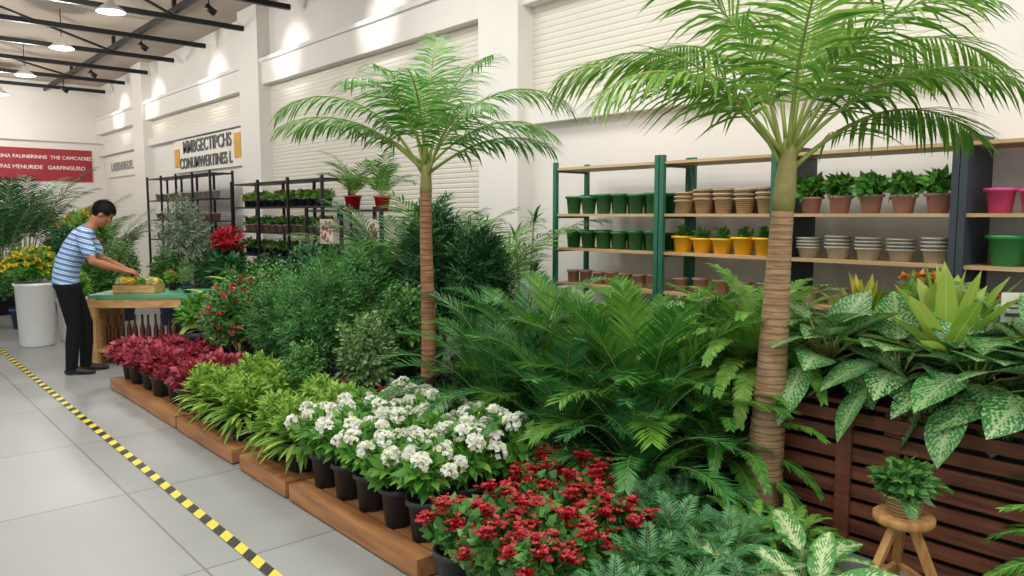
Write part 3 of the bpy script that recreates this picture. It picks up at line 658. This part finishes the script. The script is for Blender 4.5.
# ------------------------------------------------------------ table + left objects
mb=MB(); L_=.52; W_=.3
mb.box(-L_-.03,L_+.03,-W_-.03,W_+.03,.72,.76,'tabletop')
for sx in (-1,1):
    for sy in (-1,1): mb.box(sx*L_-.045,sx*L_+.045,sy*W_-.045+(-.0),sy*W_+.045,0,.72,'tablewood')
mb.box(-L_,L_,-W_-.015,-W_+.015,.62,.72,'tablewood'); mb.box(-L_,L_,W_-.015,W_+.015,.62,.72,'tablewood')
mb.box(-L_-.015,-L_+.015,-W_,W_,.0,.72,'tablewood')
mb.box(-L_,L_,-W_,W_,.14,.17,'tablewood')
TR=math.radians(-38); TC=(2.56,8.84,0)
tb=mb.obj('potting_table',TC,TR)
def tl(x,y,z): 
    return V((TC[0]+x*math.cos(TR)-y*math.sin(TR),TC[1]+x*math.sin(TR)+y*math.cos(TR),z))
mb=MB()
for i in range(13):
    x=-.42+i*.07
    mb.lathe([(.001,0),(.026,0),(.028,.02),(.028,.2),(.012,.27),(.011,.34),(.014,.345),(.014,.36),(.001,.36)],'brownglass',(x,-.18+.02*(i%2),0),10)
mb.obj('brown_bottle_row',tl(0,0,.17),TR)
mb=MB(); mb.box(-.22,.22,-.14,.14,0,.012,'tablewood')
for a in ((-.22,-.21,-.14,.14),(.21,.22,-.14,.14),(-.22,.22,-.14,-.13),(-.22,.22,.13,.14)): mb.box(a[0],a[1],a[2],a[3],0,.09,'tablewood')
r_=random.Random(5)
for i in range(12):
    x=-.16+.11*(i%4); y=-.09+.09*(i//4); pot(mb,x,y,.012,.036,.028,.07,'orange' if i%2 else 'terra2',True,12,.004); bush(mb,(x,y,.12),(.04,.04,.05),12,5,.04,.011,('cream','yellow','fernl')[i%3],r_,.02,1,-.3)
mb.obj('seedling_tray',tl(-.12,-.08,.76),TR)
place(sB,'table_potted_shrub',tl(.32,.08,.76),0,.36); place(sV,'table_potted_shrub',tl(.42,-.16,.76),0,.3); place(ofl,'table_potted_flowers',tl(.14,.18,.76),0,.5)
mb=MB(); mb.lathe([(.001,0),(.17,0),(.19,.02),(.215,.74),(.235,.75),(.235,.78),(.2,.78),(.19,.7)],'whitepot',seg=36); mb.disc(.19,.72,'soil',seg=24)
r_=random.Random(12); bush(mb,(0,0,.97),(.36,.36,.26),230,8,.1,.018,'fern',r_,.1,1,-.4,tips=(.5,redtip('yellow',14,.045,.016)))
mb.obj('white_planter_yellow_flowers',(1.76,10.8,0))
mb=MB(); mb.lathe([(.001,0),(.14,0),(.16,.02),(.18,.5),(.195,.51),(.195,.54),(.17,.54),(.16,.48)],'whitepot',seg=36); mb.disc(.16,.5,'soil',seg=24); bush(mb,(0,0,.7),(.2,.2,.2),90,8,.1,.02,'fernl',r_,.1,1,-.4); mb.obj('white_planter',(2.2,11.0,0))
mb=MB(); pot(mb,0,0,0,.19,.15,.42,'slate',True,28); bush(mb,(0,0,.6),(.24,.24,.2),140,7,.1,.02,'fern',r_,.1,1,-.4); mb.obj('large_dark_planter',(2.72,7.9,0))
mb=MB(); pot(mb,0,0,0,.1,.08,.2,'whitepot',True,24); bush(mb,(0,0,.26),(.1,.1,.1),40,6,.06,.016,'fernl',r_,.05); mb.obj('white_bucket_plant',(2.42,7.78,0))
r_=random.Random(13); mb=MB(); pot(mb,0,0,0,.18,.14,.3,'black'); mb.tube([V((0,0,.2)),V((0,0,1.3))],.02,'stem',6); bush(mb,(0,0,1.35),(.32,.32,.4),200,8,.14,.022,'fernl',r_,.15,1,-.5,tips=(.25,redtip('orange',12,.08,.025)))
yo=mb.mesh('yo'); place(yo,'potted_orange_shrub',(2.95,13.6,0),0,1.0)
r_=random.Random(14); mb=MB(); pot(mb,0,0,0,.12,.09,.25,'whitepot')
for i in range(4):
    a=i*1.6; q=V((math.cos(a)*.12,math.sin(a)*.12,1.1+.17*i)); mb.tube([V((0,0,.2)),q*.5+V((0,0,.05)),q],[.01,.008,.005],'stem',5)
    for j in range(16):
        az=j*2.4; el=r_.uniform(.1,1.3); d=V((math.cos(az)*math.cos(el),math.sin(az)*math.cos(el),math.sin(el))); mb.leaf(q-V((0,0,.1*r_.random())),d,V((0,0,1)),.17,.016,'bush',r_.random(),3,.6)
mb.obj('potted_dracaena',(4.85,5.3,0))
# ------------------------------------------------------------ man
def build_man():
    vs=[];fs=[];segs=[]
    def loft(secs,side=V((0,1,0)),n=16,label=None):
        secs=[(V(c),a,b_) for c,a,b_ in secs]
        N=len(secs); rings=[]
        def frame(i):
            t=(secs[min(i+1,N-1)][0]-secs[max(i-1,0)][0]).normalized(); s=(side-t*side.dot(t)).normalized(); return t,s,t.cross(s)
        t,s,u=frame(0); c,a,b_=secs[0]; r=min(a,b_)
        for ph in (75,50,25): p=math.radians(ph); rings.append((c-t*r*math.sin(p),a*math.cos(p),b_*math.cos(p),s,u))
        for i in range(N): t,s,u=frame(i); c,a,b_=secs[i]; rings.append((c,a,b_,s,u))
        t,s,u=frame(N-1); c,a,b_=secs[-1]; r=min(a,b_)
        for ph in (25,50,75): p=math.radians(ph); rings.append((c+t*r*math.sin(p),a*math.cos(p),b_*math.cos(p),s,u))
        o=len(vs)
        for (c,a,b_,s,u) in rings:
            for j in range(n): q=2*PI*j/n; vs.append(c+u*a*math.cos(q)+s*b_*math.sin(q))
        R=len(rings)
        for i in range(R-1):
            for j in range(n): j2=(j+1)%n; fs.append((o+i*n+j,o+i*n+j2,o+(i+1)*n+j2,o+(i+1)*n+j))
        fs.append(tuple(o+j for j in range(n))[::-1]); fs.append(tuple(o+(R-1)*n+j for j in range(n)))
        if label:
            for i in range(N-1): segs.append((secs[i][0],secs[i+1][0],(max(secs[i][1:])+max(secs[i+1][1:]))/2,label))
    def ell(c,r,label,Mx=None,n=16,lr=None):
        o=len(vs); c=V(c); K=10
        for i in range(1,K):
            p=PI*i/K
            for j in range(n):
                q=2*PI*j/n; w=c+V((r[0]*math.sin(p)*math.cos(q),r[1]*math.sin(p)*math.sin(q),r[2]*math.cos(p))); vs.append(Mx@w if Mx else w)
        for i in range(K-2):
            for j in range(n): j2=(j+1)%n; fs.append((o+i*n+j,o+(i+1)*n+j,o+(i+1)*n+j2,o+i*n+j2))
        fs.append(tuple(o+j for j in range(n))); fs.append(tuple(o+(K-2)*n+j for j in range(n))[::-1])
        w=Mx@c if Mx else c
        segs.append((w,w+V((0,0,.001)),lr or max(r),label))
    loft([((-.085,0,.90),.118,.168),((-.08,0,.98),.118,.166),((-.05,0,1.1),.115,.162),((.02,0,1.23),.122,.182),((.085,0,1.345),.108,.185),((.125,0,1.405),.075,.13),((.145,0,1.428),.058,.075)],label='shirt')
    loft([((-.08,0,.93),.105,.155),((-.07,0,.82),.10,.15)],label='pants')
    for sg,fx in ((1,.06),(-1,-.04)):
        y=.095*sg
        loft([((-.07,y*.95,.86),.1,.092),((-.03+fx*.4,y*1.0,.68),.085,.078),((.01+fx*.8,y,.48),.066,.062),((-.005+fx,y,.3),.062,.06),((-.02+fx,y,.1),.055,.054),((-.02+fx,y,.06),.056,.055)],label='pants')
        loft([((-.06+fx,y,.035),.03,.034),((.03+fx,y*1.05,.04),.034,.04),((.12+fx,y*1.12,.028),.024,.044),((.17+fx,y*1.12,.022),.016,.034)],label='shoe')
    loft([((.135,0,1.40),.056,.058),((.185,0,1.475),.05,.053),((.21,0,1.52),.052,.054)],label='skin')
    Hm=Matrix.Translation(V((.265,0,1.56)))@Matrix.Rotation(math.radians(42),4,'Y')
    ell((-.012,0,.03),(.097,.076,.098),'skin',Hm); ell((.022,0,-.02),(.07,.063,.09),'skin',Hm); ell((.045,0,-.088),(.036,.034,.03),'skin',Hm)
    ell((.05,0,.012),(.04,.055,.03),'skin',Hm)
    loft([(Hm@V((.084,0,.018)),.01,.009),(Hm@V((.098,0,-.012)),.012,.013),(Hm@V((.1,0,-.028)),.011,.017)],label='skin')
    for sg in (-1,1): ell((-.008,.076*sg,-.008),(.02,.011,.032),'skin',Hm); ell((.03,.035*sg,-.05),(.035,.025,.04),'skin',Hm)
    ell((.083,0,-.06),(.012,.024,.011),'lip',Hm,lr=.012)
    for sg in (1,-1):
        S=V((.1,.19*sg,1.355)); E=V((.2+.02*sg,.245*sg,1.11)); Wr=V((.43,.15*sg,1.01))
        loft([(S,.062,.06),(S.lerp(E,.3),.063,.06),(S.lerp(E,.62),.062,.058)],label='shirt')
        loft([(S.lerp(E,.3),.048,.048),(S.lerp(E,.62),.045,.045),(E,.04,.04),(E.lerp(Wr,.3),.041,.041),(E.lerp(Wr,.7),.032,.034),(Wr,.024,.03)],label='skin')
        d=(V((1,-.25*sg,-.28))).normalized(); s=V((0,1,0))-d*d.y; s.normalize(); u=d.cross(s)
        if u.z<0:u=-u
        loft([(Wr,.022,.028),(Wr+d*.035,.018,.036),(Wr+d*.085,.015,.041)],side=s,label='skin')
        K0=Wr+d*.085
        for i,(off,ln) in enumerate(((-.031,.066),(-.0105,.078),(.0105,.073),(.031,.056))):
            off*=-sg
            p=K0+s*off; d1=(d*.9-u*.35+s*off*3).normalized(); d2=(d*.45-u*.9).normalized(); d3=(d*.05-u).normalized()
            a=p-d*.012; b_=p+d1*ln*.45; c=b_+d2*ln*.32; e=c+d3*ln*.25
            loft([(a,.0095,.0095),(b_,.009,.009),(c,.0085,.0085),(e,.0075,.0075)],side=s,n=8,label='skin')
        ts=-sg
        p=Wr+d*.025+s*ts*.026; td=(d*.6+s*ts*.55-u*.45).normalized(); td2=(d*.8+s*ts*.05-u*.6).normalized()
        loft([(p,.014,.014),(p+td*.04,.0115,.0115),(p+td*.04+td2*.03,.0085,.0085)],side=s,n=8,label='skin')
    me=bpy.data.meshes.new('mantmp'); me.from_pydata([tuple(v) for v in vs],[],fs); me.update()
    import bmesh
    bm=bmesh.new(); bm.from_mesh(me); bmesh.ops.recalc_face_normals(bm,faces=bm.faces); bm.to_mesh(me); bm.free()
    tmp=bpy.data.objects.new('mantmp',me); sc.collection.objects.link(tmp)
    md=tmp.modifiers.new('r','REMESH'); md.mode='VOXEL'; md.voxel_size=.0065; md.use_smooth_shade=True
    sm=tmp.modifiers.new('s','SMOOTH'); sm.iterations=3; sm.factor=.5
    dg=bpy.context.evaluated_depsgraph_get(); ev=tmp.evaluated_get(dg); m2=bpy.data.meshes.new_from_object(ev)
    bpy.data.objects.remove(tmp)
    labs=['shirt','pants','skin','shoe','lip']
    for k in labs: m2.materials.append(M['man_'+k])
    c0=V((.138,0,1.425)); ax=V((.5,0,.85)).normalized()
    for p in m2.polygons:
        c=p.center; best=9;bl_='shirt'
        for a,b_,r,l in segs:
            ab=b_-a; t=max(0,min(1,(c-a).dot(ab)/ab.length_squared)); dd=(c-a-ab*t).length/r
            if dd<best: best=dd; bl_=l
        if bl_ in('shirt','pants') and abs(c.y)<.2 and c.x<.16: bl_='shirt' if c.z>.895 else 'pants'
        if bl_!='lip' and c.z>1.3 and abs(c.y)<.09 and c.x>.05: bl_='skin' if (c-c0).dot(ax)>0.006 else 'shirt'
        if bl_=='pants' and c.z<.05: bl_='shoe'
        p.material_index=labs.index(bl_); p.use_smooth=True
    m2.name='body'
    root=bpy.data.objects.new('man_gardener',None); sc.collection.objects.link(root)
    body=bpy.data.objects.new('body',m2); body.parent=root; sc.collection.objects.link(body)
    mb=MB(); r_=random.Random(7)
    seg=28; K=18; vv=[];ff=[]
    for i in range(K+1):
        p=PI*i/K
        for j in range(seg):
            q=2*PI*j/seg; vv.append(V((-.016+.107*math.sin(p)*math.cos(q),.086*math.sin(p)*math.sin(q),.036+.106*math.cos(p))))
    def keep(c):
        if c.x>.045: return c.z>.07
        if c.x>-.005: return c.z>.025
        if c.x>-.03: return c.z>-.01 
        return c.z>-.065
    for i in range(K):
        for j in range(seg):
            j2=(j+1)%seg; f=(i*seg+j,(i+1)*seg+j,(i+1)*seg+j2,i*seg+j2); c=sum((vv[a] for a in f),V((0,0,0)))/4
            if keep(c): ff.append(f)
    mb.add([Hm@v for v in vv],ff,'man_hair')
    crown=V((-.05,0,.14))
    R3=Hm.to_3x3()
    for _ in range(1500):
        d=V((r_.gauss(0,1),r_.gauss(0,1),r_.gauss(0,1))).normalized(); c=V((-.016+.106*d.x,.085*d.y,.036+.105*d.z))
        if not keep(c): continue
        fl=(c-crown); fl=(fl-d*fl.dot(d)); 
        if fl.length<1e-3: continue
        fl=(fl.normalized()+d*.15).normalized()
        mb.leaf(Hm@c,R3@fl,R3@d,r_.uniform(.018,.03),.004,'man_hair',.5,2,.1)
    mb.obj('hair',parent=root)
    mb=MB()
    for sg in (-1,1):
        for k,r,x in (('whitepot',.009,.0765),('man_hair',.0055,.0812)):
            mb.lathe([(r*math.sin(PI*i/8)+1e-4,-r*math.cos(PI*i/8)) for i in range(9)],k,(x,.03*sg,.0),12)
        mb.beam((.088,.018*sg,.022),(.08,.046*sg,.02),.006,.005,'man_hair')
    for i in range(len(mb.v)): mb.v[i]=Hm@mb.v[i]
    mb.obj('eyes_and_brows',parent=root)
    mb=MB(); s=V((0,1,0)); u=ax.cross(s)
    vv=[];n=24
    for h,r in ((-.016,.07),(.016,.06),(.018,.064),(-.016,.078)):
        for j in range(n): q=2*PI*j/n; vv.append(c0+ax*h+u*r*math.cos(q)*.95+s*r*math.sin(q))
    mb.add(vv,[(i*n+j,i*n+(j+1)%n,(i+1)*n+(j+1)%n,(i+1)*n+j) for i in range(3) for j in range(n)],'man_collar')
    mb.obj('shirt_collar',parent=root)
    return root
M['man_skin']=plain('skin','#a9714f',.55,var=.05)
M['man_lip']=plain('lips','#8e4f42',.5,var=.03)
M['man_pants']=plain('black_trousers','#131419',.85,spec=.2)
M['man_shoe']=plain('sandals','#211c1a',.6)
M['man_hair']=plain('black_hair','#080708',.6,spec=.2)
M['man_collar']=plain('shirt_collar_cloth','#5a7ea8',.8)
m,nt,b=newmat('striped_shirt'); L=nt.links
tc=nt.nodes.new('ShaderNodeTexCoord'); mp=nt.nodes.new('ShaderNodeMapping'); mp.inputs['Rotation'].default_value=(0,-.3,0); L.new(tc.outputs['Object'],mp.inputs['Vector'])
sp=nt.nodes.new('ShaderNodeSeparateXYZ'); L.new(mp.outputs['Vector'],sp.inputs[0])
mu=nt.nodes.new('ShaderNodeMath'); mu.operation='MULTIPLY'; mu.inputs[1].default_value=20; L.new(sp.outputs['Z'],mu.inputs[0])
fr=nt.nodes.new('ShaderNodeMath'); fr.operation='FRACT'; L.new(mu.outputs[0],fr.inputs[0])
r=nt.nodes.new('ShaderNodeValToRGB'); r.color_ramp.interpolation='CONSTANT'; e=r.color_ramp.elements
e[0].position=0; e[0].color=c4(hx('#4f7cb4')); e[1].position=.5; e[1].color=c4(hx('#d4dfea'))
x=e.new(.68); x.color=c4(hx('#7ea0cc')); x=e.new(.85); x.color=c4(hx('#d4dfea'))
L.new(fr.outputs[0],r.inputs['Fac']); L.new(r.outputs['Color'],b.inputs['Base Color']); b.inputs['Roughness'].default_value=.85
M['man_shirt']=m
man=build_man(); man.location=(1.76,8.62,0); man.rotation_euler=(0,0,math.radians(-18)); man.scale=(1.03,1.03,1.03)
# ------------------------------------------------------------ world + camera
w=bpy.data.worlds.new('World'); sc.world=w; w.use_nodes=True; bg=w.node_tree.nodes['Background']; bg.inputs['Color'].default_value=(.98,.985,1,1); bg.inputs['Strength'].default_value=.85
cam=bpy.data.cameras.new('Camera'); cam.lens=760/1024*36; cam.sensor_width=36; cam.clip_end=100
co_=bpy.data.objects.new('Camera',cam); co_.location=(0,0,1.6); co_.rotation_euler=(math.radians(90-5.49),0,math.radians(-41.5)); sc.collection.objects.link(co_); sc.camera=co_
